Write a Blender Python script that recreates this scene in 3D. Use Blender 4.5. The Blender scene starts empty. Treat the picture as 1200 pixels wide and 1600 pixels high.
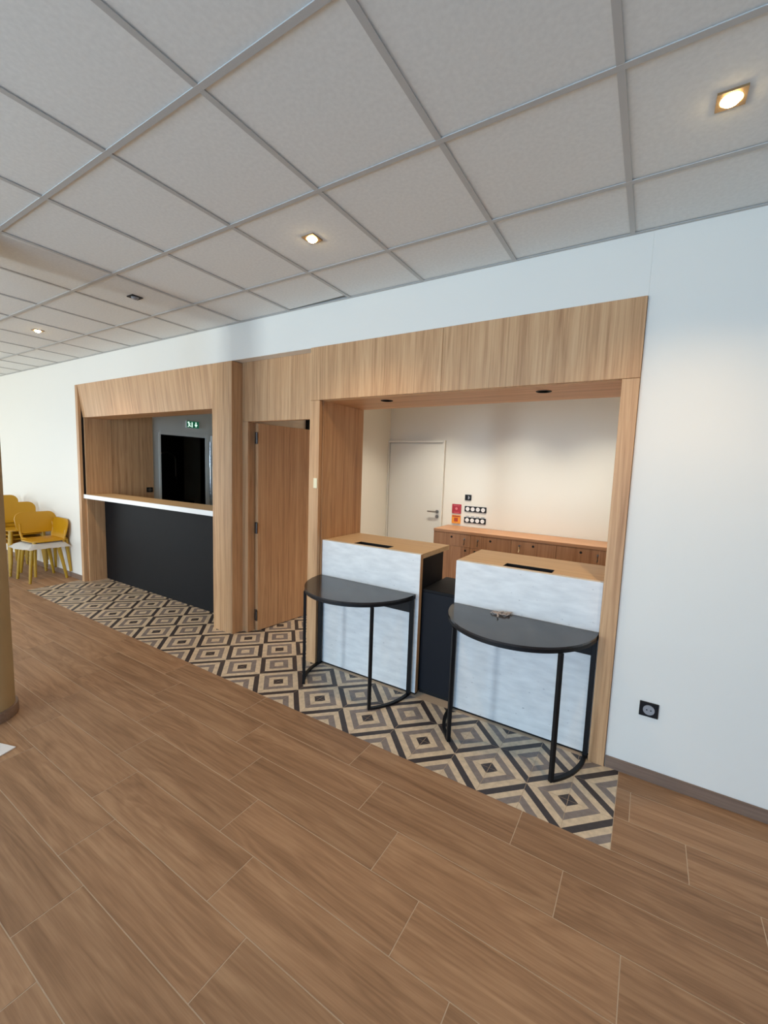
import bpy, bmesh, math, random
from mathutils import Matrix, Vector
random.seed(7)
S = bpy.context.scene
COL = S.collection

# ------------------------------------------------------------------ camera
cam_d = bpy.data.cameras.new('camera')
cam_d.sensor_fit = 'VERTICAL'; cam_d.sensor_height = 36.0; cam_d.lens = 664.02 / 1600 * 36.0
cam_d.clip_start = 0.05
cam = bpy.data.objects.new('camera', cam_d); COL.objects.link(cam)
RV = Vector((0.84734494, 0.52993262, 0.0343217))
DV = Vector((0.08417792, -0.07022191, -0.99397332))
FV = Vector((-0.52432875, 0.84512739, -0.1041108))
m = Matrix.Identity(4)
for i in range(3):
    m[i][0] = RV[i]; m[i][1] = -DV[i]; m[i][2] = -FV[i]
m.translation = Vector((0, 0, 1.65))
cam.matrix_world = m
S.camera = cam

# ------------------------------------------------------------------ world, exposure, daylight
S.view_settings.view_transform = 'Standard'; S.view_settings.look = 'None'
S.view_settings.exposure = 0.08; S.view_settings.gamma = 1.0
S.view_settings.use_curve_mapping = False
S.cycles.max_bounces = 10; S.cycles.diffuse_bounces = 6; S.cycles.glossy_bounces = 4
S.cycles.sample_clamp_indirect = 6.0
w = bpy.data.worlds.new('world'); S.world = w; w.use_nodes = True
w.node_tree.nodes['Background'].inputs[0].default_value = (0.62, 0.78, 1.0, 1)
w.node_tree.nodes['Background'].inputs[1].default_value = 1.0

def window_light(name, loc, rot, sx, sy, radiance, col):
    """daylight entering one window opening: an area lamp filling the opening"""
    l = bpy.data.lights.new(name, 'AREA'); l.shape = 'RECTANGLE'; l.size = sx; l.size_y = sy
    l.energy = radiance * math.pi * sx * sy; l.color = col
    o = bpy.data.objects.new(name, l); COL.objects.link(o); o.location = loc; o.rotation_euler = rot
    return o
H = math.pi / 2
YB = -4.6            # window wall behind the camera
XL = -11.2           # left end wall
XR = 7.5             # right end wall
ZC = 2.8787          # ceiling
# south windows face +y ; (x0,x1,z0,z1,radiance)
NEU, BLU, GRN = (0.74, 0.89, 1.0), (0.27, 0.585, 1.0), (0.86, 0.97, 0.96)
SOUTH = [(-10.2, -7.8, 0.10, 2.45, 2.2, NEU), (-7.4, -5.3, 0.10, 2.45, 1.2, NEU), (-4.55, -3.80, 0.10, 2.45, 30.0, NEU),
         (-2.9, -1.0, 0.10, 2.65, 5.4, BLU), (-0.5, 1.2, 0.10, 2.65, 4.8, BLU), (1.7, 3.3, 0.10, 2.45, 1.0, BLU)]
WEST = [(-3.2, 0.9, 0.10, 2.30, 3.9, GRN)]
for i, (a, b, c, d, r, k) in enumerate(SOUTH):
    window_light('daylight_south', ((a + b) / 2, YB - 0.12, (c + d) / 2), (H, 0, 0), b - a, d - c, r, k)
for (a, b, c, d, r, k) in WEST:
    window_light('daylight_west', (XL - 0.12, (a + b) / 2, (c + d) / 2), (H, 0, -H), b - a, d - c, r, k)

# ------------------------------------------------------------------ materials
def mat(name):
    mt = bpy.data.materials.new(name); mt.use_nodes = True
    nt = mt.node_tree; b = nt.nodes['Principled BSDF']
    return mt, nt, b
def srgb(r, g, b):
    f = lambda c: ((c / 255) / 12.92) if c / 255 <= 0.04045 else (((c / 255) + 0.055) / 1.055) ** 2.4
    return (f(r), f(g), f(b), 1)
def N(nt, t, **kw):
    n = nt.nodes.new(t)
    for k, v in kw.items(): setattr(n, k, v)
    return n
def ramp(nt, stops, interp='LINEAR'):
    r = N(nt, 'ShaderNodeValToRGB'); cr = r.color_ramp; cr.interpolation = interp
    while len(cr.elements) > 1: cr.elements.remove(cr.elements[-1])
    cr.elements[0].position = stops[0][0]; cr.elements[0].color = stops[0][1]
    for p, c in stops[1:]:
        e = cr.elements.new(p); e.color = c
    return r
def plain(name, c, rough=0.5, metal=0.0, noise=0.0, nscale=30, bump=0.0, spec=0.5):
    mt, nt, b = mat(name)
    b.inputs['Roughness'].default_value = rough; b.inputs['Metallic'].default_value = metal
    b.inputs['Specular IOR Level'].default_value = spec
    b.inputs['Base Color'].default_value = c
    if noise or bump:
        tc = N(nt, 'ShaderNodeTexCoord'); nz = N(nt, 'ShaderNodeTexNoise')
        nz.inputs['Scale'].default_value = nscale; nz.inputs['Detail'].default_value = 6
        nt.links.new(tc.outputs['Object'], nz.inputs['Vector'])
        if noise:
            lo = tuple(x * (1 - noise) for x in c[:3]) + (1,); hi = tuple(min(1, x * (1 + noise)) for x in c[:3]) + (1,)
            r = ramp(nt, [(0.3, lo), (0.7, hi)]); nt.links.new(nz.outputs['Fac'], r.inputs[0])
            nt.links.new(r.outputs[0], b.inputs['Base Color'])
        if bump:
            bp = N(nt, 'ShaderNodeBump'); bp.inputs['Strength'].default_value = bump; bp.inputs['Distance'].default_value = 0.002
            nt.links.new(nz.outputs['Fac'], bp.inputs['Height']); nt.links.new(bp.outputs[0], b.inputs['Normal'])
    return mt
def wood(name, dark, mid, light, axis='Z', rough=0.45, across=26.0, along=0.35, ring=0.30, rand=True, fine=90.0, vary=0.0, flat=False):
    """grain runs along `axis` in object space"""
    mt, nt, b = mat(name)
    tc = N(nt, 'ShaderNodeTexCoord'); info = N(nt, 'ShaderNodeObjectInfo')
    add = N(nt, 'ShaderNodeVectorMath', operation='ADD'); mul = N(nt, 'ShaderNodeMath', operation='MULTIPLY')
    mul.inputs[1].default_value = 37.0 if rand else 0.0
    nt.links.new(info.outputs['Random'], mul.inputs[0])
    nt.links.new(tc.outputs['Object'], add.inputs[0]); nt.links.new(mul.outputs[0], add.inputs[1])
    def mp(s_ac, s_al):
        q = N(nt, 'ShaderNodeMapping')
        sc = {'X': (s_al, s_ac, s_ac), 'Y': (s_ac, s_al, s_ac), 'Z': (s_ac, 0.0 if flat else s_ac, s_al)}[axis]
        q.inputs['Scale'].default_value = sc
        nt.links.new(add.outputs[0], q.inputs['Vector']); return q
    # broad tone + growth-ring figure + fine fibre
    n1 = N(nt, 'ShaderNodeTexNoise'); n1.inputs['Scale'].default_value = 1.0; n1.inputs['Detail'].default_value = 4; n1.inputs['Distortion'].default_value = 0.6
    nt.links.new(mp(across * 0.45, along).outputs[0], n1.inputs['Vector'])
    rg = N(nt, 'ShaderNodeMath', operation='MULTIPLY'); rg.inputs[1].default_value = 9.0
    nt.links.new(n1.outputs['Fac'], rg.inputs[0])
    fr = N(nt, 'ShaderNodeMath', operation='PINGPONG'); fr.inputs[1].default_value = 0.5
    nt.links.new(rg.outputs[0], fr.inputs[0])
    n2 = N(nt, 'ShaderNodeTexNoise'); n2.inputs['Scale'].default_value = 1.0; n2.inputs['Detail'].default_value = 5; n2.inputs['Roughness'].default_value = 0.65
    nt.links.new(mp(fine, fine * 0.03).outputs[0], n2.inputs['Vector'])
    n3 = N(nt, 'ShaderNodeTexNoise'); n3.inputs['Scale'].default_value = 1.0; n3.inputs['Detail'].default_value = 2
    nt.links.new(mp(across, along * 0.5).outputs[0], n3.inputs['Vector'])
    a = N(nt, 'ShaderNodeMath', operation='MULTIPLY'); a.inputs[1].default_value = ring; nt.links.new(fr.outputs[0], a.inputs[0])
    c = N(nt, 'ShaderNodeMath', operation='MULTIPLY'); c.inputs[1].default_value = 0.55; nt.links.new(n2.outputs['Fac'], c.inputs[0])
    d = N(nt, 'ShaderNodeMath', operation='MULTIPLY'); d.inputs[1].default_value = 0.55; nt.links.new(n3.outputs['Fac'], d.inputs[0])
    s1 = N(nt, 'ShaderNodeMath', operation='ADD'); nt.links.new(a.outputs[0], s1.inputs[0]); nt.links.new(c.outputs[0], s1.inputs[1])
    s2 = N(nt, 'ShaderNodeMath', operation='ADD'); nt.links.new(s1.outputs[0], s2.inputs[0]); nt.links.new(d.outputs[0], s2.inputs[1])
    ctr = 0.25 * ring + 0.55
    r = ramp(nt, [(max(0, ctr - 0.30), dark), (ctr, mid), (min(1, ctr + 0.30), light)])
    nt.links.new(s2.outputs[0], r.inputs[0])
    out = r.outputs[0]
    if vary:
        hsv = N(nt, 'ShaderNodeHueSaturation'); mr = N(nt, 'ShaderNodeMapRange')
        mr.inputs['To Min'].default_value = 1 - vary; mr.inputs['To Max'].default_value = 1 + vary
        nt.links.new(info.outputs['Random'], mr.inputs['Value']); nt.links.new(mr.outputs[0], hsv.inputs['Value'])
        nt.links.new(out, hsv.inputs['Color']); out = hsv.outputs[0]
    nt.links.new(out, b.inputs['Base Color'])
    b.inputs['Roughness'].default_value = rough; b.inputs['Specular IOR Level'].default_value = 0.3
    bp = N(nt, 'ShaderNodeBump'); bp.inputs['Strength'].default_value = 0.12; bp.inputs['Distance'].default_value = 0.001
    nt.links.new(n2.outputs['Fac'], bp.inputs['Height']); nt.links.new(bp.outputs[0], b.inputs['Normal'])
    return mt
def emis(name, c, s):
    mt, nt, b = mat(name); b.inputs['Base Color'].default_value = (0, 0, 0, 1)
    b.inputs['Emission Color'].default_value = c; b.inputs['Emission Strength'].default_value = s
    return mt

OAK_D, OAK_M, OAK_L = srgb(158, 112, 74), srgb(202, 156, 112), srgb(222, 180, 136)
M = {}
M['oak'] = wood('oak_laminate_vertical', OAK_D, OAK_M, OAK_L, 'Z')
M['oakf'] = wood('oak_laminate_facade', OAK_D, OAK_M, OAK_L, 'Z', flat=True)
M['oakx'] = wood('oak_laminate_horizontal', OAK_D, OAK_M, OAK_L, 'X')
M['oaktop'] = wood('pale_oak_worktop', srgb(204, 170, 126), srgb(225, 194, 150), srgb(236, 208, 168), 'X', ring=0.25)
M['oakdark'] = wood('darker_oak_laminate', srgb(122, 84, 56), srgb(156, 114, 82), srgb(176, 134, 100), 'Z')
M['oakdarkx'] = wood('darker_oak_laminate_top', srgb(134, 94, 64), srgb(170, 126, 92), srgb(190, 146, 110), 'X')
M['plank'] = wood('wood_look_porcelain', srgb(122, 90, 64), srgb(159, 122, 91), srgb(186, 149, 114), 'X', rough=0.55, across=13.0, along=0.8, ring=0.30, fine=80, vary=0.09)
M['grout'] = plain('floor_grout', srgb(196, 172, 146), 0.8)
M['wall'] = plain('white_wall_paint', srgb(238, 232, 220), 0.6, bump=0.05, nscale=180)
M['wallw'] = plain('office_wall_paint', srgb(234, 229, 216), 0.6)
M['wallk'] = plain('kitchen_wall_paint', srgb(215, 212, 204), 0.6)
M['ceil'] = plain('ceiling_tile_mineral', srgb(232, 232, 228), 0.9, noise=0.04, nscale=60, bump=0.15)
M['tee'] = plain('ceiling_grid_metal', srgb(192, 190, 186), 0.55)
M['tee_edge'] = plain('ceiling_plenum_dark', srgb(40, 40, 42), 0.9)
M['black'] = plain('black_steel', srgb(18, 17, 18), 0.5, spec=0.3)
M['blackpanel'] = plain('black_laminate', srgb(19, 18, 20), 0.62, noise=0.08, nscale=9, spec=0.2)
M['blackpanel2'] = plain('navy_black_laminate', srgb(26, 27, 32), 0.6, spec=0.2)
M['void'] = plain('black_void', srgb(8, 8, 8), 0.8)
M['white'] = plain('white_plastic', srgb(238, 236, 232), 0.35)
M['whitedoor'] = plain('white_door_paint', srgb(230, 226, 214), 0.4)
M['grey'] = plain('grey_plastic', srgb(150, 150, 152), 0.4)
M['chrome'] = plain('chrome', srgb(210, 210, 212), 0.18, 1.0)
M['steel'] = plain('brushed_steel', srgb(150, 145, 138), 0.35, 1.0)
M['hinge'] = plain('dark_steel_hinge', srgb(95, 90, 86), 0.35, 0.9)
M['yellow'] = plain('mustard_plastic', srgb(196, 142, 12), 0.4)
M['yleg'] = plain('mustard_leg', srgb(178, 138, 30), 0.45)
M['ysheet'] = plain('pale_protective_strip', srgb(240, 226, 186), 0.5)
M['sheet'] = plain('white_packing_foam', srgb(242, 239, 234), 0.6, bump=0.3, nscale=40)
M['paper'] = plain('white_board', srgb(236, 232, 228), 0.5)
M['string'] = plain('pale_twine', srgb(176, 160, 150), 0.7)
M['column'] = plain('tan_column_plaster', srgb(176, 152, 112), 0.7, noise=0.05, nscale=4)
M['skirt'] = wood('brown_skirting_tile', srgb(110, 88, 74), srgb(132, 108, 92), srgb(150, 126, 108), 'X', rough=0.4, ring=0.2)
M['red'] = plain('red_plate', srgb(172, 26, 44), 0.4)
M['orange'] = plain('orange_plate', srgb(238, 150, 22), 0.4)
M['darkred'] = plain('dark_red_print', srgb(176, 60, 24), 0.5)
M['pink'] = plain('pale_red_print', srgb(214, 120, 124), 0.5)
M['green'] = emis('exit_green', (0.01, 0.16, 0.08, 1), 0.5)
M['glow'] = emis('exit_pictogram_light', (0.75, 1.0, 0.85, 1), 1.1)
M['lamp'] = emis('lamp_glow', (1.0, 0.74, 0.38, 1), 45.0)
M['trim_lamplit'] = plain('steel_trim_lamp_tint', srgb(168, 138, 100), 0.45, 0.7)  # steel trim with the lamp's warm glow mixed into its colour
M['marble'] = plain('dark_stone_top', srgb(50, 48, 48), 0.16, noise=0.55, nscale=6)

def laminate_white():
    mt, nt, b = mat('whitewashed_laminate')
    tc = N(nt, 'ShaderNodeTexCoord')
    def nz(sc, scale, det):
        q = N(nt, 'ShaderNodeMapping'); q.inputs['Scale'].default_value = sc
        n = N(nt, 'ShaderNodeTexNoise'); n.inputs['Scale'].default_value = scale; n.inputs['Detail'].default_value = det
        nt.links.new(tc.outputs['Object'], q.inputs['Vector']); nt.links.new(q.outputs[0], n.inputs['Vector']); return n
    a = nz((1, 1, 3.5), 7.0, 8); c = nz((1, 1, 3.0), 26.0, 2)
    r1 = ramp(nt, [(0.30, srgb(219, 217, 213)), (0.68, srgb(238, 236, 231))]); nt.links.new(a.outputs['Fac'], r1.inputs[0])
    r2 = ramp(nt, [(0.70, (0, 0, 0, 1)), (0.78, (0.8, 0.8, 0.8, 1))]); nt.links.new(c.outputs['Fac'], r2.inputs[0])
    mx = N(nt, 'ShaderNodeMixRGB'); mx.inputs[2].default_value = srgb(140, 136, 134)
    nt.links.new(r2.outputs[0], mx.inputs[0]); nt.links.new(r1.outputs[0], mx.inputs[1])
    nt.links.new(mx.outputs[0], b.inputs['Base Color']); b.inputs['Roughness'].default_value = 0.4
    return mt
M['whitewash'] = laminate_white()

def mosaic_mat():
    """printed cement tile: diagonal stripes between a dark centre at (-,-) and a light centre at (+,+)"""
    mt, nt, b = mat('patterned_cement_tile')
    tc = N(nt, 'ShaderNodeTexCoord'); info = N(nt, 'ShaderNodeObjectInfo')
    sx = N(nt, 'ShaderNodeSeparateXYZ'); nt.links.new(tc.outputs['UV'], sx.inputs[0])
    ad = N(nt, 'ShaderNodeMath', operation='ADD'); nt.links.new(sx.outputs[0], ad.inputs[0]); nt.links.new(sx.outputs[1], ad.inputs[1])
    hf = N(nt, 'ShaderNodeMath', operation='MULTIPLY'); hf.inputs[1].default_value = 0.5; nt.links.new(ad.outputs[0], hf.inputs[0])
    K, C_, G = srgb(64, 57, 58), srgb(216, 196, 168), srgb(136, 125, 120)
    r = ramp(nt, [(0, K), (0.118, C_), (0.238, G), (0.366, C_), (0.5, K), (0.622, C_), (0.745, G), (0.88, C_)], 'CONSTANT')
    nt.links.new(hf.outputs[0], r.inputs[0])
    # worn, streaky print
    mp = N(nt, 'ShaderNodeVectorMath', operation='ADD'); ml = N(nt, 'ShaderNodeMath', operation='MULTIPLY'); ml.inputs[1].default_value = 50
    nt.links.new(info.outputs['Random'], ml.inputs[0]); nt.links.new(tc.outputs['UV'], mp.inputs[0]); nt.links.new(ml.outputs[0], mp.inputs[1])
    nz = N(nt, 'ShaderNodeTexNoise'); nz.inputs['Scale'].default_value = 7; nz.inputs['Detail'].default_value = 6
    nt.links.new(mp.outputs[0], nz.inputs['Vector'])
    r2 = ramp(nt, [(0.3, (0.84, 0.84, 0.84, 1)), (0.7, (1.12, 1.12, 1.12, 1))]); nt.links.new(nz.outputs['Fac'], r2.inputs[0])
    mx = N(nt, 'ShaderNodeMixRGB', blend_type='MULTIPLY'); mx.inputs[0].default_value = 1
    nt.links.new(r.outputs[0], mx.inputs[1]); nt.links.new(r2.outputs[0], mx.inputs[2])
    nt.links.new(mx.outputs[0], b.inputs['Base Color']); b.inputs['Roughness'].default_value = 0.5
    return mt
M['mosaic'] = mosaic_mat()

# ------------------------------------------------------------------ mesh helpers
class MB:
    def __init__(s): s.bm = bmesh.new()
    def box(s, x0, x1, y0, y1, z0, z1, bev=0.0):
        v = [s.bm.verts.new(p) for p in ((x0,y0,z0),(x1,y0,z0),(x1,y1,z0),(x0,y1,z0),(x0,y0,z1),(x1,y0,z1),(x1,y1,z1),(x0,y1,z1))]
        f = [s.bm.faces.new([v[i] for i in q]) for q in ((0,3,2,1),(4,5,6,7),(0,1,5,4),(1,2,6,5),(2,3,7,6),(3,0,4,7))]
        if bev:
            es = list({e for q in f for e in q.edges})
            bmesh.ops.bevel(s.bm, geom=es, offset=bev, segments=1, affect='EDGES', profile=0.5)
        return s
    def prism(s, pts, ax, a0, a1):
        """polygon pts (2D) extruded along axis ax from a0 to a1"""
        def P(p, a): return {'X': (a, p[0], p[1]), 'Y': (p[0], a, p[1]), 'Z': (p[0], p[1], a)}[ax]
        A = [s.bm.verts.new(P(p, a0)) for p in pts]; B = [s.bm.verts.new(P(p, a1)) for p in pts]
        n = len(pts)
        s.bm.faces.new(A[::-1]); s.bm.faces.new(B)
        for i in range(n): s.bm.faces.new((A[i], A[(i+1) % n], B[(i+1) % n], B[i]))
        return s
    def tube(s, pts, r, seg=12, r2=None, flat=None):
        """round bar along a polyline, radius r tapering to r2"""
        pts = [Vector(p) for p in pts]; n = len(pts); rings = []
        r2 = r if r2 is None else r2
        for i, p in enumerate(pts):
            t = (pts[min(i+1, n-1)] - pts[max(i-1, 0)]).normalized()
            u = t.cross(Vector((0, 0, 1)))
            if u.length < 1e-3: u = Vector((1, 0, 0))
            u.normalize(); v = t.cross(u)
            rr = r + (r2 - r) * i / max(1, n-1)
            rings.append([s.bm.verts.new(p + (u * math.cos(2*math.pi*k/seg) + v * math.sin(2*math.pi*k/seg) * (flat or 1)) * rr) for k in range(seg)])
        for a, b in zip(rings, rings[1:]):
            for k in range(seg): s.bm.faces.new((a[k], a[(k+1) % seg], b[(k+1) % seg], b[k]))
        s.bm.faces.new(rings[0][::-1]); s.bm.faces.new(rings[-1])
        return s
    def lathe(s, prof, c=(0,0,0), seg=32, axis='Z'):
        rings = []
        for r, h in prof:
            ring = []
            for k in range(seg):
                a = 2*math.pi*k/seg; x, y = r*math.cos(a), r*math.sin(a)
                p = {'Z': (x, y, h), 'Y': (x, h, y), 'X': (h, x, y)}[axis]
                ring.append(s.bm.verts.new((p[0]+c[0], p[1]+c[1], p[2]+c[2])))
            rings.append(ring)
        for a, b in zip(rings, rings[1:]):
            for k in range(seg): s.bm.faces.new((a[k], a[(k+1) % seg], b[(k+1) % seg], b[k]))
        s.bm.faces.new(rings[0][::-1]); s.bm.faces.new(rings[-1])
        return s
    def poly(s, pts):
        s.bm.faces.new([s.bm.verts.new(p) for p in pts]); return s
    def build(s, name, material, parent=None, smooth=False):
        bmesh.ops.recalc_face_normals(s.bm, faces=s.bm.faces)
        me = bpy.data.meshes.new(name); s.bm.to_mesh(me); s.bm.free()
        me.materials.append(M[material] if isinstance(material, str) else material)
        if smooth:
            for p in me.polygons: p.use_smooth = True
            try: me.set_sharp_from_angle(angle=math.radians(40))
            except Exception: pass
        o = bpy.data.objects.new(name, me); COL.objects.link(o)
        if parent: o.parent = parent
        return o
def tag(o, label, cat, group=None):
    o['label'] = label; o['category'] = cat
    if group: o['group'] = group
    return o
def thing(name, label, cat, loc=(0,0,0), rz=0, group=None):
    o = bpy.data.objects.new(name, None); COL.objects.link(o); o.location = loc; o.rotation_euler = (0,0,rz)
    o.empty_display_size = 0.1
    return tag(o, label, cat, group)
def struct(o):
    o['kind'] = 'structure'; return o
def box(name, material, parent, x0, x1, y0, y1, z0, z1, bev=0.0015):
    return MB().box(x0, x1, y0, y1, z0, z1, bev).build(name, material, parent)
def copy_tree(o, parent=None):
    c = o.copy(); COL.objects.link(c)
    if parent: c.parent = parent
    for ch in list(o.children): copy_tree(ch, c)
    return c

# ------------------------------------------------------------------ room shell
YW = 2.6235          # front face of the white wall
YF = 2.605           # front face of the oak frames
# floor slab carries every plank and tile
fl = struct(MB().box(XL, XR, YB, 5.6, -0.12, -0.0011).build('floor', 'grout'))
L = 0.891; PW = 0.2242; Y0 = 2.0185; J0 = -1.285; SH = 0.2228; G = 0.0018
def plank_mesh(x0, x1, y0, y1):
    return MB().box(-(x1-x0)/2+G, (x1-x0)/2-G, -(y1-y0)/2+G, (y1-y0)/2-G, -0.001, 0.0, 0.0004)
shared = {}
def plank(x0, x1, y0, y1):
    k = (round(x1-x0, 3), round(y1-y0, 3))
    if k in shared:
        o = bpy.data.objects.new('plank', shared[k]); COL.objects.link(o); o.parent = fl
    else:
        o = plank_mesh(x0, x1, y0, y1).build('plank', 'plank', fl); shared[k] = o.data
    o.location = ((x0+x1)/2, (y0+y1)/2, 0)
TILE = 0.2055; XD, YD = -0.218, 2.222
MX1 = XD + TILE; MX0 = MX1 - 31 * TILE            # mosaic right and left edges
def row(k, xa, xb, ya, yb):
    j = J0 + SH * (k - 1)
    n0 = math.floor((xa - j) / L)
    x = j + n0 * L
    while x < xb:
        a, b = max(x, xa), min(x + L, xb)
        if b - a > 0.03: plank(a, b, ya, yb)
        x += L
for k in range(1, 15):
    row(k, -10.6 if k < 12 else -6.5, 2.9, Y0 - PW * k, Y0 - PW * (k - 1))
for k in (0, -1, -2):
    ya, yb = Y0 + PW * (-k), min(Y0 + PW * (-k + 1), YW - 0.012)
    row(k, MX1, 2.9, ya, yb); row(k, -10.6, MX0, ya, yb)
tile_me = None
def mosaic(i, j):
    global tile_me
    if tile_me is None:
        mb = MB().box(-TILE/2+0.0012, TILE/2-0.0012, -TILE/2+0.0012, TILE/2-0.0012, -0.001, 0.0, 0.0004)
        uv = mb.bm.loops.layers.uv.new('UVMap')
        for f in mb.bm.faces:
            for lp in f.loops: lp[uv].uv = (lp.vert.co.x / TILE + 0.5, lp.vert.co.y / TILE + 0.5)
        o = mb.build('mosaic_tile', 'mosaic', fl); tile_me = o.data
    else:
        o = bpy.data.objects.new('mosaic_tile', tile_me); COL.objects.link(o); o.parent = fl
    o.location = (XD + (i + 0.5) * TILE, YD + (j + 0.5) * TILE, 0)
    di, dj = (i if i % 2 == 0 else i + 1), (j if j % 2 == 0 else j + 1)   # lattice corner holding the dark centre
    rot = {(0, 0): 0, (1, 0): 90, (1, 1): 180, (0, 1): 270}[(di - i, dj - j)]
    o.rotation_euler = (0, 0, math.radians(rot))
for i in range(-30, 1):
    xc = XD + (i + 0.5) * TILE
    for j in range(-1, 8):
        yc = YD + (j + 0.5) * TILE
        if j <= 1 or (j <= 3 and -6.25 < xc < -3.5) or (-3.32 < xc < -2.3): mosaic(i, j)

# white front wall: left pier, right pier, lintel over the joinery, recess lining
struct(MB().box(XL, -6.342, YW, YW + 0.12, 0, ZC + 0.02).build('wall_front_left', 'wall'))
struct(MB().box(-0.086, XR, YW - 0.0008, YW + 0.12, 0, ZC + 0.02).build('wall_front_right', 'wall'))
struct(MB().box(-6.342, -0.0865, YW, YW + 0.12, 2.5775, ZC + 0.02).box(-6.342, -0.0865, YW, YW + 0.10, 2.566, 2.5775).build('wall_front', 'wall'))
def wall_with_openings(axis, pos, t, a0, a1, z1, ops):
    """wall of thickness t along axis with rectangular openings (a,b,z0,z1)"""
    mb = MB(); cur = a0
    def bx(a, b, za, zb):
        if axis == 'X': mb.box(a, b, pos - t, pos, za, zb)
        else: mb.box(pos - t, pos, a, b, za, zb)
    for (a, b, za, zb) in sorted(ops):
        bx(cur, a, 0, z1); bx(a, b, 0, za) if za > 0 else None; bx(a, b, zb, z1); cur = b
    bx(cur, a1, 0, z1)
    return mb
struct(wall_with_openings('X', YB, 0.25, XL, XR, ZC + 0.02, [q[:4] for q in SOUTH]).build('wall_back', 'wall'))
struct(wall_with_openings('Y', XL, 0.25, YB, YW, ZC + 0.02, [q[:4] for q in WEST]).build('wall_left', 'wall'))
struct(MB().box(XR, XR + 0.2, YB, YW + 0.12, 0, ZC + 0.02).build('wall_right', 'wall'))
# rooms behind
struct(MB().box(-8.6, 0.9, 5.5, 5.62, 0, 2.8).build('wall_rear', 'wallw'))
struct(MB().box(0.6, 0.72, YW + 0.12, 5.5, 0, 2.8).build('wall_rear_right', 'wallw'))
struct(MB().box(-3.47, -3.35, 2.84, 5.5, 0, 2.8).build('wall_partition', 'wallw'))
wk = MB()
wk.box(-6.40, -6.27, 3.56, 3.684, 0, 2.8); wk.box(-6.40, -6.27, 4.437, 5.5, 0, 2.8); wk.box(-6.40, -6.27, 3.684, 4.437, 2.03, 2.8)
wk.box(-6.40, -6.345, YW + 0.12, 3.56, 0, 2.8)
struct(wk.build('wall_kitchen', 'wallk'))
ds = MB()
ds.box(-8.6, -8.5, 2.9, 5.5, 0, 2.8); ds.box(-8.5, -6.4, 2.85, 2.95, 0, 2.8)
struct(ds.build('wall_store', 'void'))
struct(MB().box(-8.6, 0.9, YW + 0.12, 5.62, 2.72, 2.84).build('ceiling_rear', 'ceil'))

# baseboards
struct(box('baseboard_right', 'skirt', None, -0.084, XR, YW - 0.012, YW - 0.001, 0.0, 0.066, 0.001))
struct(box('baseboard_left', 'skirt', None, XL, -6.335, YW - 0.012, YW - 0.001, 0.0, 0.066, 0.001))

# ceiling: slab, grid rails, tiles
ce = struct(MB().box(XL, XR, YB, YW + 0.1, ZC + 0.10, ZC + 0.22).build('ceiling', 'tee_edge'))
CX, CYL, CP = -0.1805, 2.165, 0.600
ys = [CYL - CP * k for k in range(0, 12)]
xs = [CX + CP * k for k in range(-18, 7)]
tw = 0.012
for y in ys:
    MB().box(XL, XR, y - tw, y + tw, ZC, ZC + 0.004, 0.0006).box(XL, XR, y - 0.003, y + 0.003, ZC + 0.004, ZC + 0.05).build('ceiling_rail', 'tee', ce)
for x in xs:
    MB().box(x - tw, x + tw, YB, YW - 0.002, ZC + 0.0004, ZC + 0.0044, 0.0006).box(x - 0.003, x + 0.003, YB, YW - 0.002, ZC + 0.0044, ZC + 0.048).build('ceiling_rail', 'tee', ce)
MB().box(XL, XR, YW - 0.020, YW - 0.0005, ZC + 0.0002, ZC + 0.003).box(XL, XR, YW - 0.002, YW - 0.0005, ZC + 0.003, ZC + 0.03).build('ceiling_rail', 'tee', ce)
ct = {}
nvis = 0
for i in range(len(xs) - 1):
    for j in range(-1, 11):
        xa, xb = xs[i] + 0.004, xs[i + 1] - 0.004
        if j == -1: ya, yb = CYL + 0.004, YW - 0.006
        else: ya, yb = ys[j + 1] + 0.004, ys[j] - 0.004
        if j > 9: continue
        odd = (j == -1 and abs(xs[i] - (CX - 4 * CP)) < 0.01)
        k = 'cut' if j == -1 else 'full'
        if odd:
            o = MB().prism([(-0.296, -0.21), (0.296, -0.21), (0.296, 0.178), (-0.296, 0.205)], 'Z', 0, 0.015).build('ceiling_tile', 'ceil', ce)
        elif k in ct:
            o = bpy.data.objects.new('ceiling_tile', ct[k]); COL.objects.link(o); o.parent = ce
        else:
            hx, hy = (xb - xa) / 2, (yb - ya) / 2
            o = MB().box(-hx, hx, -hy, hy, 0, 0.015, 0.001).build('ceiling_tile', 'ceil', ce); ct[k] = o.data
        o.location = ((xa + xb) / 2, (ya + yb) / 2, ZC + 0.0055 + random.uniform(0, 0.0012))

# column with its skirting
cl = struct(MB().lathe([(0.17, 0.0), (0.17, ZC)], (-3.435, 0.82, 0), 48).build('column', 'column', None, True))
MB().lathe([(0.171, 0.0), (0.186, 0.0), (0.186, 0.062), (0.183, 0.066), (0.171, 0.066)], (-3.435, 0.82, 0), 48).build('column_base', 'skirt', cl, True)

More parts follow.
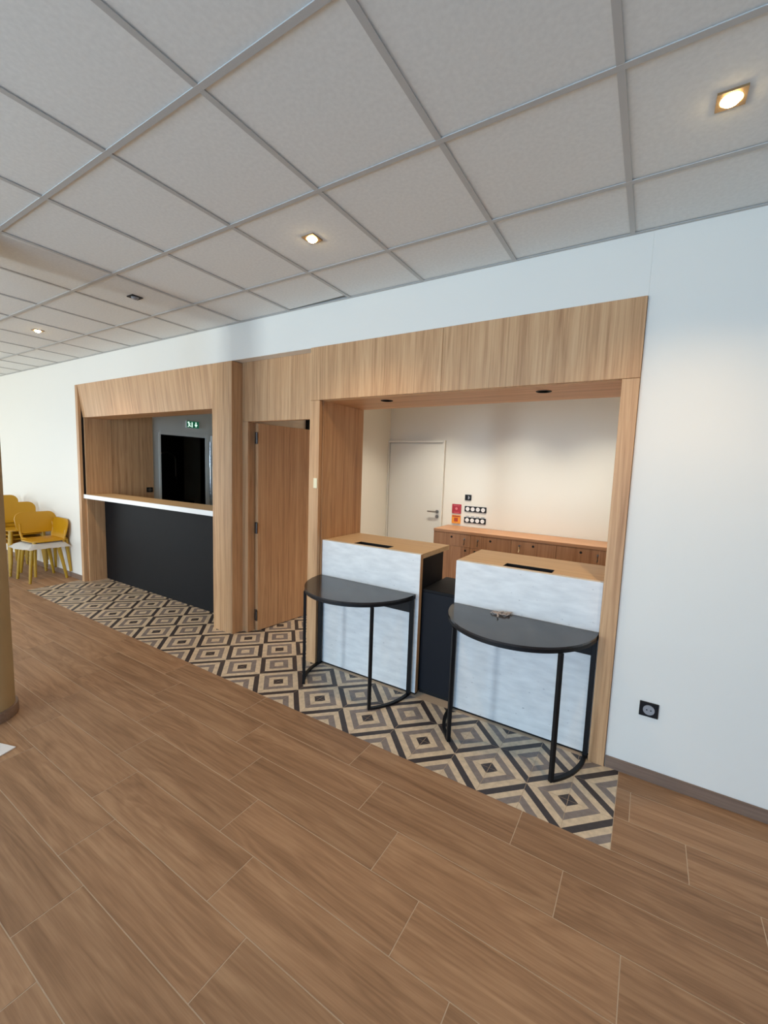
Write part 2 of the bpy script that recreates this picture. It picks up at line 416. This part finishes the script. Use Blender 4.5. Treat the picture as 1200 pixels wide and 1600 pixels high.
# ------------------------------------------------------------------ bar frame (left opening)
bf = thing('bar_surround', 'oak laminate frame with slanted header around the left serving opening', 'joinery', (-4.9, YF, 0))
bf.location = (0, 0, 0)
box('side_panel', 'oak', bf, -6.33, -6.268, YF, 2.640, 0, 2.561)
box('side_lining', 'oak', bf, -6.33, -6.245, 2.662, 2.985, 0, 2.561)
box('shutter_guide', 'black', bf, -6.33, -6.258, 2.646, 2.660, 1.168, 2.40, 0)
box('side_filler', 'oak', bf, -6.33, -6.2655, 2.6405, 2.6615, 0, 1.167, 0)
box('rear_lining', 'oak', bf, -6.34, -6.248, 2.988, 3.555, 0, 2.70)
MB().prism([(YF, 2.561), (2.655, 2.157), (2.70, 2.157), (2.70, 2.561)], 'X', -6.262, -3.572).build('header_panel', 'oakf', bf)
box('soffit', 'oakx', bf, -6.244, -3.573, 2.702, 2.935, 2.157, 2.175)
box('right_post', 'oak', bf, -3.570, -3.288, YF, 2.835, 0, 2.561)
# door surround
dsr = thing('door_surround', 'oak panels set back around the open oak door', 'joinery')
box('header_panel', 'oak', dsr, -3.286, -2.346, 2.725, 2.76, 2.030, 2.577)
box('left_jamb', 'oak', dsr, -3.286, -3.212, 2.725, 2.83, 0, 2.029)
box('right_jamb', 'oak', dsr, -2.42, -2.346, 2.725, 2.83, 0, 2.029)
# oak door, open inward
d1 = MB().box(0.0, 0.80, -0.04, 0.0, 0.008, 2.02, 0.002).build('door_1', 'oak'); struct(d1)
d1.location = (-3.196, 2.802, 0); d1.rotation_euler = (0, 0, math.radians(84))
for z in (1.885, 1.03, 0.165):
    h = MB().box(-0.012, 0.004, -0.036, -0.004, z - 0.055, z + 0.055, 0.002).lathe([(0.009, z - 0.05), (0.009, z + 0.05)], (-0.016, -0.045, 0), 12).build('hinge', 'hinge', d1)
MB().lathe([(0.024, 0.0), (0.024, 0.008)], (0.74, 0, 1.03), 20, 'Y').tube([(0.74, 0.008, 1.03), (0.74, 0.05, 1.03), (0.63, 0.05, 1.03)], 0.009).build('door_handle', 'steel', d1, True)

# ------------------------------------------------------------------ reception frame (right opening)
rf = thing('reception_portal', 'oak laminate portal framing the right opening with two reception desks', 'joinery')
box('header_panel', 'oak', rf, -2.343, -1.2135, YF, 2.640, 2.158, 2.563)
box('header_panel', 'oak', rf, -1.2115, -0.088, YF, 2.640, 2.158, 2.563)
box('left_post', 'oak', rf, -2.343, -2.243, YF, 2.640, 0, 2.156)
box('right_post', 'oak', rf, -0.170, -0.088, YF, 2.640, 0, 2.156)
box('side_panel', 'oak', rf, -2.343, -2.239, 2.648, 3.205, 0, 2.40)
box('side_panel', 'oak', rf, -0.172, -0.088, 2.648, 3.185, 0, 2.40)
box('soffit', 'oakx', rf, -2.238, -0.173, 2.642, 3.185, 2.156, 2.176)
box('rear_panel', 'oakx', rf, -2.338, -0.09, 3.150, 3.185, 2.177, 2.715)
tag(box('blank_plate', 'ysheet', None, -2.290, -2.252, YF - 0.006, YF - 0.0005, 1.466, 1.547, 0.002), 'small cream blank plate on the narrow oak post beside the door', 'plate')

# bar counter and front
bc = thing('bar_counter', 'long counter top with oak surface and white front edge in the bar opening', 'counter')
box('worktop', 'oaktop', bc, -6.243, -3.574, 2.648, 2.99, 1.118, 1.166)
box('edge_strip', 'white', bc, -6.258, -3.572, 2.628, 2.6475, 1.116, 1.167, 0.001)
box('front_panel', 'blackpanel', bc, -6.243, -3.572, 2.872, 2.90, 0.001, 1.116, 0.001)['label'] = 'matt black front panel'

# ------------------------------------------------------------------ reception desks
def desk(x0, x1, slot, label):
    t = thing('reception_desk', label, 'desk', ((x0+x1)/2, 2.66, 0), 0, 'reception desks')
    def B(n, mt, a, b, c, d, e, f, bev=0.0012):
        return box(n, mt, t, a-(x0+x1)/2, b-(x0+x1)/2, c-2.66, d-2.66, e, f, bev)
    B('front_panel', 'whitewash', x0, x1, 2.66, 2.698, 0.012, 1.0445)
    if True: B('edge_band', 'oak', x1 + 0.0002, x1 + 0.002, 2.661, 2.698, 0.012, 1.043, 0)
    B('plinth', 'black', x0, x1, 2.664, 2.69, 0.0, 0.0115, 0)
    B('side_panel', 'blackpanel2', x0 + 0.004, x0 + 0.026, 2.6985, 3.07, 0.0, 1.008)
    B('side_panel', 'blackpanel2', x1 - 0.026, x1 - 0.006, 2.6985, 3.07, 0.0, 1.008)
    B('back_panel', 'blackpanel2', x0 + 0.027, x1 - 0.027, 2.70, 2.715, 0.0, 1.008)
    # worktop with a real slot for cables
    a, b = slot; mb = MB(); cx = (x0+x1)/2
    for (p, q, r, s) in ((x0, x1, 2.6985, 2.706), (x0, x1, 2.796, 3.165), (x0, a, 2.706, 2.796), (b, x1, 2.706, 2.796)):
        mb.box(p-cx, q-cx, r-2.66, s-2.66, 1.009, 1.045)
    bmesh.ops.remove_doubles(mb.bm, verts=mb.bm.verts, dist=0.0001)
    mb.build('worktop', 'oaktop', t)
    sl = MB().box(a-cx, b-cx, 2.706-2.66, 2.796-2.66, 1.012, 1.016)
    for (p, q, r, s) in ((a, b, 2.706, 2.709), (a, b, 2.793, 2.796), (a, a+0.003, 2.709, 2.793), (b-0.003, b, 2.709, 2.793)):
        sl.box(p-cx, q-cx, r-2.66, s-2.66, 1.016, 1.0465)
    sl.build('cable_slot', 'black', t)
    return t
desk(-2.236, -1.332, (-1.945, -1.635), 'white washed reception desk with oak top standing next to the oak door')
desk(-1.062, -0.174, (-0.759, -0.460), 'white washed reception desk with oak top standing against the right post')
lc = thing('low_cabinet', 'low black cabinet filling the gap between the two reception desks', 'cabinet', (-1.196, 2.71, 0))
box('carcass', 'blackpanel2', lc, -0.133, 0.131, 0.0, 0.42, 0.03, 0.766)
box('top', 'blackpanel', lc, -0.133, 0.131, -0.002, 0.422, 0.767, 0.789)
box('plinth', 'void', lc, -0.130, 0.128, 0.01, 0.41, 0.0, 0.029, 0)

# ------------------------------------------------------------------ half-round console tables
def arc(r, a0, a1, n): return [(r*math.cos(a0+(a1-a0)*k/n), -r*math.sin(a0+(a1-a0)*k/n)) for k in range(n+1)]
def console(cx, label):
    t = thing('console_table', label, 'table', (cx, 2.652, 0), 0, 'half-round console tables')
    def earc(d): return [((0.442-d)*math.cos(math.pi*k/48), -(0.474-d)*math.sin(math.pi*k/48)) for k in range(49)]
    MB().prism(earc(0), 'Z', 0.743, 0.755).build('tabletop', 'marble', t, False)
    MB().prism(earc(0) + earc(0.03)[::-1], 'Z', 0.722, 0.7425).build('rim_frame', 'black', t)
    box('apron', 'black', t, -0.418, 0.418, -0.012, -0.004, 0.615, 0.7215, 0.001)
    fa = math.acos(0.306 / 0.47)
    for s in (1, -1):
        rl = 0.44
        x, y = s * rl * math.cos(fa) , -rl * math.sin(fa)
        x, y = s * 0.298, -0.344
        lg = MB().box(-0.011, 0.011, -0.011, 0.011, 0.0, 0.7215, 0.0015).build('leg', 'black', t); lg.location = (x, y, 0); lg.rotation_euler = (0, 0, -s * (math.pi/2 - fa))
        box('leg', 'black', t, s*0.425 - 0.013, s*0.425 + 0.013, -0.030, -0.004, 0.0, 0.7215, 0.0015)
        # curved foot bar from the front leg to the back leg
        rr = math.hypot(0.298, 0.344); a1 = math.atan2(0.344, 0.298); n = 14
        po = [((rr-0.025+0.006)*math.cos(a1*k/n), -(rr-0.025+0.006)*math.sin(a1*k/n)) for k in range(n+1)]
        def curve(dr):
            out = []
            for k in range(n+1):
                a = 0.05 + (a1-0.02-0.05)*k/n; q = (0.425 + (rr-0.425) * (k/n)**1.2) + dr
                out.append((s*q*math.cos(a), -q*math.sin(a)))
            return out
        MB().prism(curve(0.011) + curve(-0.011)[::-1], 'Z', 0.0, 0.016).build('foot_bar', 'black', t)
    return t
console(-1.797, 'black half-round console table standing before the desk nearest the oak door')
console(-0.615, 'black half-round console table standing before the right-hand desk, scrap of twine on top')
# scrap of twine
tw_ = MB()
random.seed(3)
for k in range(5):
    pts = []; a = random.uniform(-0.5, 0.5); x = -0.05 + 0.012*k; y = random.uniform(-0.02, 0.02)
    for q in range(9):
        pts.append((x, y, 0.004 + 0.010*abs(math.sin(q*1.3+k))))
        a += random.uniform(-0.7, 0.7); x += 0.014*math.cos(a); y += 0.014*math.sin(a)
    tw_.tube(pts, 0.0035, 6)
sc = tw_.build('twine_scrap', 'string', None, True); sc.location = (-0.735, 2.59, 0.7552)
tag(sc, 'small tangled scrap of pale twine on the right console table', 'scrap')

# ------------------------------------------------------------------ office behind
cb = thing('storage_cabinet', 'long low oak storage cabinet with drawers along the rear office wall', 'cabinet', (-1.333, 5.03, 0))
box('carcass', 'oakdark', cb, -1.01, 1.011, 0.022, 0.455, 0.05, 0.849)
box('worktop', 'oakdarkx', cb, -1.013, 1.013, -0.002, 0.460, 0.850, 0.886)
box('plinth', 'void', cb, -1.0, 1.0, 0.05, 0.44, 0.0, 0.049, 0)
keys = (0.174, -0.415, -0.405+0.0, 0.172)
dx = [-1.011 + 0.5055 * k for k in range(5)]
for k in range(4):
    a, b = dx[k] + 0.002, dx[k + 1] - 0.002
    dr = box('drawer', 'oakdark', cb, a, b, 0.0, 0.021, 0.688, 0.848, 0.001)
    MB().lathe([(0.014, -0.0006), (0.014, 0.002)], ((a+b)/2, 0, 0.800), 16, 'Y').build('finger_hole', 'void', dr)
    kx = ((a+b)/2) + (0.174, -0.157, -0.157, 0.167)[k]
    MB().lathe([(0.011, -0.004), (0.011, 0.0)], (kx, 0, 0.79), 12, 'Y').box(kx-0.002, kx+0.002, -0.022, -0.004, 0.776, 0.792).build('lock', 'steel', dr)
    if k in (0, 3) or True:
        MB().tube([(kx, -0.020, 0.778), (kx+0.004, -0.020, 0.74), (kx-0.002, -0.018, 0.715)], 0.005, 6).build('key', 'ysheet' if k in (2,) else 'hinge', dr)
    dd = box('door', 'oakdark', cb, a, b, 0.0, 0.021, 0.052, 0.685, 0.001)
    MB().lathe([(0.014, -0.0006), (0.014, 0.002)], (b - 0.06 if k % 2 == 0 else a + 0.06, 0, 0.643), 16, 'Y').build('finger_hole', 'void', dd)
# rear white door
d2 = MB().box(-3.325, -2.470, 5.478, 5.499, 0.005, 2.012, 0.002).build('door_2', 'whitedoor'); struct(d2)
MB().box(-3.348, -3.330, 5.455, 5.499, 0, 2.05, 0.002).box(-2.465, -2.437, 5.455, 5.499, 0, 2.05, 0.002).box(-3.330, -2.465, 5.455, 5.499, 2.020, 2.05, 0.002).build('door_frame', 'whitedoor', d2)
MB().lathe([(0.025, 5.468), (0.025, 5.4775)], (-2.515, 0, 1.055), 20, 'Y').tube([(-2.515, 5.468, 1.055), (-2.515, 5.43, 1.055), (-2.645, 5.43, 1.055)], 0.010).build('door_handle', 'steel', d2, True)
MB().lathe([(0.025, 5.468), (0.025, 5.4775)], (-2.515, 0, 0.985), 20, 'Y').box(-2.519, -2.511, 5.462, 5.4685, 0.972, 0.998).build('lock_rose', 'steel', d2, True)
# sockets, switch, plates on the rear wall
def strip(z, label, tabs):
    t = thing('socket_strip', label, 'socket', (-1.962, 5.4995, z), 0, 'four-way wall sockets')
    box('frame', 'black', t, -0.152, 0.152, -0.009, 0.0, -0.038, 0.038, 0.002)
    for k in range(4):
        x = -0.108 + 0.072 * k
        so = MB().lathe([(0.027, -0.012), (0.027, -0.009)], (x, 0, 0), 24, 'Y').lathe([(0.020, -0.0124), (0.020, -0.012)], (x, 0, 0), 20, 'Y').build('socket', 'white', t, True)
        MB().lathe([(0.003, -0.0132), (0.003, -0.0125)], (x - 0.0095, 0, 0), 8, 'Y').lathe([(0.003, -0.0132), (0.003, -0.0125)], (x + 0.0095, 0, 0), 8, 'Y').build('pin_hole', 'black', so)
        if tabs: box('tab', 'grey', t, x - 0.022, x + 0.022, -0.002, 0.0, 0.045, 0.055, 0)
strip(1.129, 'upper black four-way socket strip on the rear office wall', False)
strip(0.977, 'lower black four-way socket strip just above the oak storage cabinet', True)
ws = thing('wall_switch', 'small square black switch above the two socket strips', 'switch', (-2.073, 5.4995, 1.283))
box('frame', 'black', ws, -0.045, 0.045, -0.009, 0.0, -0.039, 0.039, 0.002)
MB().prism([(0.024*math.cos(a*math.pi/12 - math.pi/2), 0.024*math.sin(a*math.pi/12 - math.pi/2)) for a in range(13)], 'Y', -0.011, -0.0092).build('rocker', 'grey', ws)
rp = thing('alarm_plate', 'square red plate on the wall beside the white rear door', 'plate', (-2.231, 5.4995, 1.117))
box('plate', 'red', rp, -0.066, 0.066, -0.012, 0.0, -0.065, 0.065, 0.003)
MB().lathe([(0.018, -0.0135), (0.018, -0.0125)], (0, 0, 0.004), 16, 'Y').box(-0.045, 0.045, -0.0132, -0.0125, 0.044, 0.048).box(-0.04, 0.04, -0.0132, -0.0125, -0.050, -0.046).build('print', 'pink', rp)
op = thing('warning_plate', 'square orange plate below the red one on the rear wall', 'plate', (-2.230, 5.4995, 0.972))
box('plate', 'orange', op, -0.064, 0.064, -0.012, 0.0, -0.057, 0.057, 0.003)
MB().box(-0.055, 0.055, -0.0132, -0.0125, 0.036, 0.050).box(-0.028, 0.028, -0.0132, -0.0125, -0.030, 0.022).build('print', 'darkred', op)
tag(box('junction_box', 'void', None, -3.3495, -3.30, 3.655, 3.75, 2.03, 2.165, 0.002), 'black box high on the wall seen above the open oak door', 'box')

# ------------------------------------------------------------------ kitchen behind the bar
d3 = MB().box(-6.268, -5.52, 4.535, 4.575, 0.006, 2.075, 0.002).build('door_3', 'wallk'); struct(d3)
fr = MB().box(-6.4, -6.262, 3.656, 3.684, 0, 2.055).box(-6.4, -6.262, 4.437, 4.500, 0, 2.09).box(-6.4, -6.262, 3.684, 4.437, 2.030, 2.085).build('door_frame', 'wallk', d3)
ld = MB().tube([(-6.242, 4.515, 0.2), (-6.242, 4.515, 1.97)], 0.011)
ld.build('bolt_rod', 'chrome', d3, True)
for z in (1.12, 1.62, 1.72):
    MB().box(-6.260, -6.218, 4.502, 4.534, z - 0.05, z + 0.03, 0.004).lathe([(0.016, z - 0.06), (0.016, z + 0.04)], (-6.242, 4.512, 0), 16).build('rod_bracket', 'chrome', d3, True)
# dark scullery beyond the doorway
sk = thing('scullery_bench', 'dark bench in the unlit room seen through the kitchen doorway', 'bench', (-7.6, 4.3, 0))
box('worktop', 'blackpanel', sk, -0.5, 0.35, -0.6, 0.6, 0.86, 0.90)
for x in (-0.45, 0.30):
    for y in (-0.55, 0.55): box('leg', 'black', sk, x - 0.02, x + 0.02, y - 0.02, y + 0.02, 0, 0.86)
tp = thing('spray_tap', 'tall curved spray tap in the unlit room behind the kitchen doorway', 'tap', (-7.7, 4.45, 0.90))
MB().tube([(0, 0, 0.0), (0, 0, 0.75)], 0.014).build('riser', 'steel', tp, True)
MB().tube([(0.22*(1-math.cos(a*math.pi/14)) * 0.5, 0.11*(1-math.cos(a*math.pi/14)), 0.75 + 0.14*math.sin(a*math.pi/14)) for a in range(15)] + [(0.22, 0.22, 0.45)], 0.011).build('hose', 'steel', tp, True)
MB().lathe([(0.012, 0.33), (0.028, 0.36), (0.018, 0.45)], (0.22, 0.22, 0), 16).build('spray_head', 'black', tp, True)
MB().lathe([(0.035, 0.0), (0.035, 0.02)], (0, 0, 0), 20).build('base_flange', 'steel', tp)
# exit sign above the doorway
ex = thing('exit_sign', 'lit green exit sign above the dark kitchen doorway', 'sign', (-6.2695, 4.20, 2.222))
box('housing', 'white', ex, 0.0, 0.028, -0.108, 0.108, -0.056, 0.056, 0.002)
box('face', 'green', ex, 0.0282, 0.032, -0.102, 0.106, -0.053, 0.053, 0)
pic = MB()
def ypoly(pts): pic.prism(pts, 'X', 0.0322, 0.0335)
ypoly([(-0.075+0.016*math.cos(a), 0.030+0.012*math.sin(a)) for a in [k*math.pi/5 for k in range(10)]])       # head
ypoly([(-0.083, 0.016), (-0.062, 0.016), (-0.052, -0.012), (-0.072, -0.014)])                                  # body
ypoly([(-0.066, -0.010), (-0.052, -0.012), (-0.030, -0.026), (-0.034, -0.036), (-0.060, -0.026)])              # front leg
ypoly([(-0.072, -0.014), (-0.060, -0.014), (-0.078, -0.042), (-0.092, -0.042)])                                # rear leg
ypoly([(-0.062, 0.014), (-0.040, 0.002), (-0.036, 0.008), (-0.058, 0.022)])                                    # arm
ypoly([(-0.022, -0.042), (-0.006, -0.042), (-0.006, 0.036), (-0.022, 0.036)])                                  # door leaf
ypoly([(0.046, 0.040), (0.062, 0.040), (0.062, 0.0), (0.046, 0.0)])                                            # arrow shaft
ypoly([(0.026, 0.002), (0.054, -0.040), (0.082, 0.002)])                                                       # arrow head
pic.build('pictogram', 'glow', ex)
sb = thing('bar_socket', 'small black socket on the oak side wall above the bar counter', 'socket', (-6.2475, 3.49, 1.205))
box('frame', 'black', sb, 0.0, 0.010, -0.045, 0.045, -0.036, 0.036, 0.002)
MB().lathe([(0.026, 0.010), (0.026, 0.013)], (0, 0, 0), 20, 'X').build('socket', 'hinge', sb, True)

# wall socket right
wsk = thing('wall_socket', 'square black wall socket with grey insert low on the white right wall', 'socket', (0.098, YW - 0.0012, 0.401))
box('frame', 'black', wsk, -0.044, 0.044, -0.009, 0.0, -0.040, 0.040, 0.002)
ins = MB().lathe([(0.027, -0.0125), (0.027, -0.009)], (0, 0, 0), 28, 'Y').build('insert', 'grey', wsk, True)
MB().lathe([(0.0035, -0.0134), (0.0035, -0.0126)], (-0.0095, 0, 0), 10, 'Y').lathe([(0.0035, -0.0134), (0.0035, -0.0126)], (0.0095, 0, 0), 10, 'Y').build('pin_hole', 'black', ins)

# ------------------------------------------------------------------ lights of the room
def spot(x, y, label, lit=True):
    t = thing('ceiling_spotlight', label, 'spotlight', (x, y, ZC + 0.0035), 0, 'square recessed ceiling spotlights')
    fr = MB()
    h, r = 0.0405, 0.031; n = 32
    sq = []
    for k in range(n):
        a = 2*math.pi*k/n; c, s_ = math.cos(a), math.sin(a); q = h / max(abs(c), abs(s_)); sq.append((q*c, q*s_))
    A = [fr.bm.verts.new((p[0], p[1], -0.004)) for p in sq]; B = [fr.bm.verts.new((r*math.cos(2*math.pi*k/n), r*math.sin(2*math.pi*k/n), -0.004)) for k in range(n)]
    C_ = [fr.bm.verts.new((r*0.9*math.cos(2*math.pi*k/n), r*0.9*math.sin(2*math.pi*k/n), 0.006)) for k in range(n)]
    D = [fr.bm.verts.new((p[0], p[1], 0.003)) for p in sq]
    for k in range(n):
        q = (k+1) % n
        fr.bm.faces.new((A[k], A[q], B[q], B[k])); fr.bm.faces.new((B[k], B[q], C_[q], C_[k])); fr.bm.faces.new((A[k], D[k], D[q], A[q]))
    fr.build('trim_ring', 'trim_lamplit' if lit else 'black', t)
    MB().lathe([(0.004, -0.0185), (0.013, -0.0165), (0.021, -0.0115), (0.0265, -0.004), (0.0275, 0.006)], (0, 0, -0.001), 28).build('lamp', 'lamp' if lit else 'grey', t, True)
    if lit:
        l = bpy.data.lights.new('spot_beam', 'SPOT'); l.energy = 48; l.color = (1.0, 0.70, 0.38); l.spot_size = math.radians(125); l.spot_blend = 0.9; l.shadow_soft_size = 0.03
        lo = bpy.data.objects.new('spot_beam', l); COL.objects.link(lo); lo.parent = t; lo.location = (0, 0, -0.028)
    return t
spot(0.12, 1.863, 'lit square ceiling spotlight nearest the top right corner')
spot(-1.68, 1.863, 'lit square ceiling spotlight in front of the reception header')
spot(-3.465, 1.857, 'unlit black square ceiling spotlight between two lit ones', False)
spot(-5.27, 1.868, 'lit square ceiling spotlight at far left beyond the unlit one')
def downlight(x, y, label):
    t = thing('soffit_downlight', label, 'spotlight', (x, y, 2.156), 0, 'black round downlights in the oak soffit')
    MB().lathe([(0.047, -0.003), (0.047, 0.0), (0.036, 0.0), (0.038, -0.003)], (0, 0, 0), 32).build('trim_ring', 'black', t, True)
    MB().lathe([(0.036, -0.0012), (0.036, -0.0004)], (0, 0, 0), 24).build('lamp', 'void', t)
# added fill spots that brighten the office rear wall, above the frame
for (x, y, sd) in ((-2.45, 4.75, 'left'), (-1.45, 4.75, 'middle'), (-0.45, 4.75, 'right')):
    t = thing('office_fill_spot', sd + ' added round fill light in the office ceiling behind the reception header', 'spotlight', (x, y, 2.7198), 0, 'added office fill lights')
    MB().lathe([(0.05, -0.004), (0.05, 0.0), (0.036, 0.0), (0.040, -0.004)], (0, 0, 0), 28).build('trim_ring', 'white', t, True)
    MB().lathe([(0.034, -0.002), (0.034, -0.0004)], (0, 0, 0), 24).build('lamp', 'lamp', t)
    l = bpy.data.lights.new('office_fill_beam', 'SPOT'); l.energy = 125; l.color = (1.0, 0.93, 0.80); l.spot_size = math.radians(108); l.spot_blend = 1.0; l.shadow_soft_size = 0.04
    lo = bpy.data.objects.new('office_fill_beam', l); COL.objects.link(lo); lo.parent = t; lo.location = (0, 0, -0.012)
downlight(-1.746, 2.80, 'unlit black round downlight in the oak soffit above the left desk')
downlight(-0.608, 2.82, 'unlit black round downlight in the oak soffit above the right desk')

# ------------------------------------------------------------------ yellow chairs
def rrect(w, h, r, n=6):
    pts = []
    for cx, cy, a0 in ((w/2-r, h/2-r, 0), (-w/2+r, h/2-r, 90), (-w/2+r, -h/2+r, 180), (w/2-r, -h/2+r, 270)):
        for k in range(n+1):
            a = math.radians(a0 + 90*k/n); pts.append((cx + r*math.cos(a), cy + r*math.sin(a)))
    return pts
def shell(pts, f, th):
    """closed curved shell: outline pts mapped through f(u,v)->(pos,normal)"""
    mb = MB(); rings = []
    N_ = 5
    for side in (0, 1):
        rr = []
        for q in range(1, N_ + 1):
            ring = []
            for (u, v) in pts:
                p, n = f(u*q/N_, v*q/N_); edge = 1.0 if q < N_ else 0.55
                ring.append(mb.bm.verts.new(p + n * th * (0.5 if side == 0 else -0.5) * edge))
            rr.append(ring)
        c, n = f(0, 0); cv = mb.bm.verts.new(c + n * th * (0.5 if side == 0 else -0.5))
        k = len(pts)
        for i in range(k): mb.bm.faces.new((cv, rr[0][i], rr[0][(i+1) % k]))
        for a, b in zip(rr, rr[1:]):
            for i in range(k): mb.bm.faces.new((a[i], b[i], b[(i+1) % k], a[(i+1) % k]))
        rings.append(rr[-1])
    k = len(pts)
    for i in range(k): mb.bm.faces.new((rings[0][i], rings[0][(i+1) % k], rings[1][(i+1) % k], rings[1][i]))
    return mb
def make_chair(name_label):
    t = thing('stacking_chair', name_label, 'chair', (0, 0, 0), 0, 'mustard yellow stacking chairs')
    # faces local -y ; seat top z .45
    def fs(u, v):
        z = 0.452 + 0.10*v*v*(1 if v > 0 else 0.2) + 0.09*u*u - 0.02*max(0, -v-0.1)
        return Vector((u, v, z)), Vector((0, 0, 1))
    shell(rrect(0.45, 0.42, 0.13), fs, 0.022).build('seat', 'yellow', t, True)
    def fb(u, v):
        ang = u * 1.15
        y = 0.232 - 0.30*(1-math.cos(ang)) * 1.0 + 0.20*v
        return Vector((0.44*math.sin(ang) / 0.5 * 0.5 / 0.506 if False else u, y, 0.665 + v)), Vector((0, -1, 0.1)).normalized()
    shell([(u * (1 - 0.10 * max(0, -v / 0.14)), v) for u, v in rrect(0.475, 0.28, 0.09)], fb, 0.018).build('backrest', 'yellow', t, True)
    for s in (-1, 1):
        MB().tube([(s*0.178, -0.15, 0.448), (s*0.19, -0.175, 0.25), (s*0.203, -0.198, 0.0)], 0.025, 12, 0.016).build('leg', 'yleg', t, True)
        MB().tube([(s*0.170, 0.14, 0.455), (s*0.187, 0.175, 0.25), (s*0.203, 0.212, 0.0)], 0.025, 12, 0.016).build('leg', 'yleg', t, True)
        MB().tube([(s*0.150, 0.10, 0.452), (s*0.180, 0.185, 0.47), (s*0.188, 0.205, 0.54), (s*0.186, 0.222, 0.66)], 0.016, 10, 0.013).build('back_post', 'yellow', t, True)
    return t
# bottom chair of the near stack, back against the wall
ch0 = make_chair('yellow chair with its back against the white wall, bottom of the nearest stack')
ch0.location = (-6.86, 2.345, 0); ch0.rotation_euler = (0, 0, 0)
cA = copy_tree(ch0); cA['label'] = 'yellow chair facing the oak frame, on top of the nearest stack'
cA.location = (-6.85, 2.395, 0.080); cA.rotation_euler = (0, 0, math.radians(90 + 3))
def stack(x, y, n, rz, where):
    lab = {0: 'bottom yellow chair of ', n - 1: 'topmost yellow chair of '}
    ords = ['bottom', 'second', 'third', 'fourth', 'fifth', 'sixth']
    for k in range(n):
        c = copy_tree(ch0); c.location = (x + 0.020*k, y, 0.058*k); c.rotation_euler = (0, 0, math.radians(rz))
        c['label'] = ('topmost' if k == n - 1 else ords[k]) + ' yellow chair of the stack ' + where
stack(-7.46, 2.335, 4, 90, 'behind the nearest chair stack')
stack(-8.12, 2.335, 5, 90, 'half hidden by the tan column')
# packing foam sheet lying on the bottom chair
fs_ = MB(); n = 16; g = []
random.seed(5)
for i in range(n+1):
    r_ = []
    for j in range(n+1):
        u, v = -0.27 + 0.54*i/n, -0.25 + 0.50*j/n
        e = max(abs(u) - 0.19, abs(v) - 0.175, 0)
        z = 0.510 - 0.85*e + 0.010*math.sin(9*u + 4*v) * (1 if e > 0 else 0.2) + random.uniform(-0.004, 0.004)
        r_.append(fs_.bm.verts.new((u * (1 - 0.35*e), v * (1 - 0.35*e), z)))
    g.append(r_)
for i in range(n):
    for j in range(n): fs_.bm.faces.new((g[i][j], g[i+1][j], g[i+1][j+1], g[i][j+1]))
ext = bmesh.ops.solidify(fs_.bm, geom=list(fs_.bm.faces), thickness=0.004)
sh = fs_.build('packing_sheet', 'sheet', None, True); sh.location = (-6.85, 2.34, 0.0); sh.rotation_euler = (0, 0, math.radians(6))
tag(sh, 'white packing foam sheet hanging out under the top yellow chair', 'sheet')

# white board corner on the floor
pb = MB().box(-0.62, 0.0, -0.40, 0.0, 0.0, 0.006, 0.001).build('white_board', 'paper'); pb.location = (-2.919, 0.837, 0.0005)
pb.rotation_euler = (0, 0, math.radians(18.6))
tag(pb, 'flat white board lying on the floor at the left edge by the column', 'board')
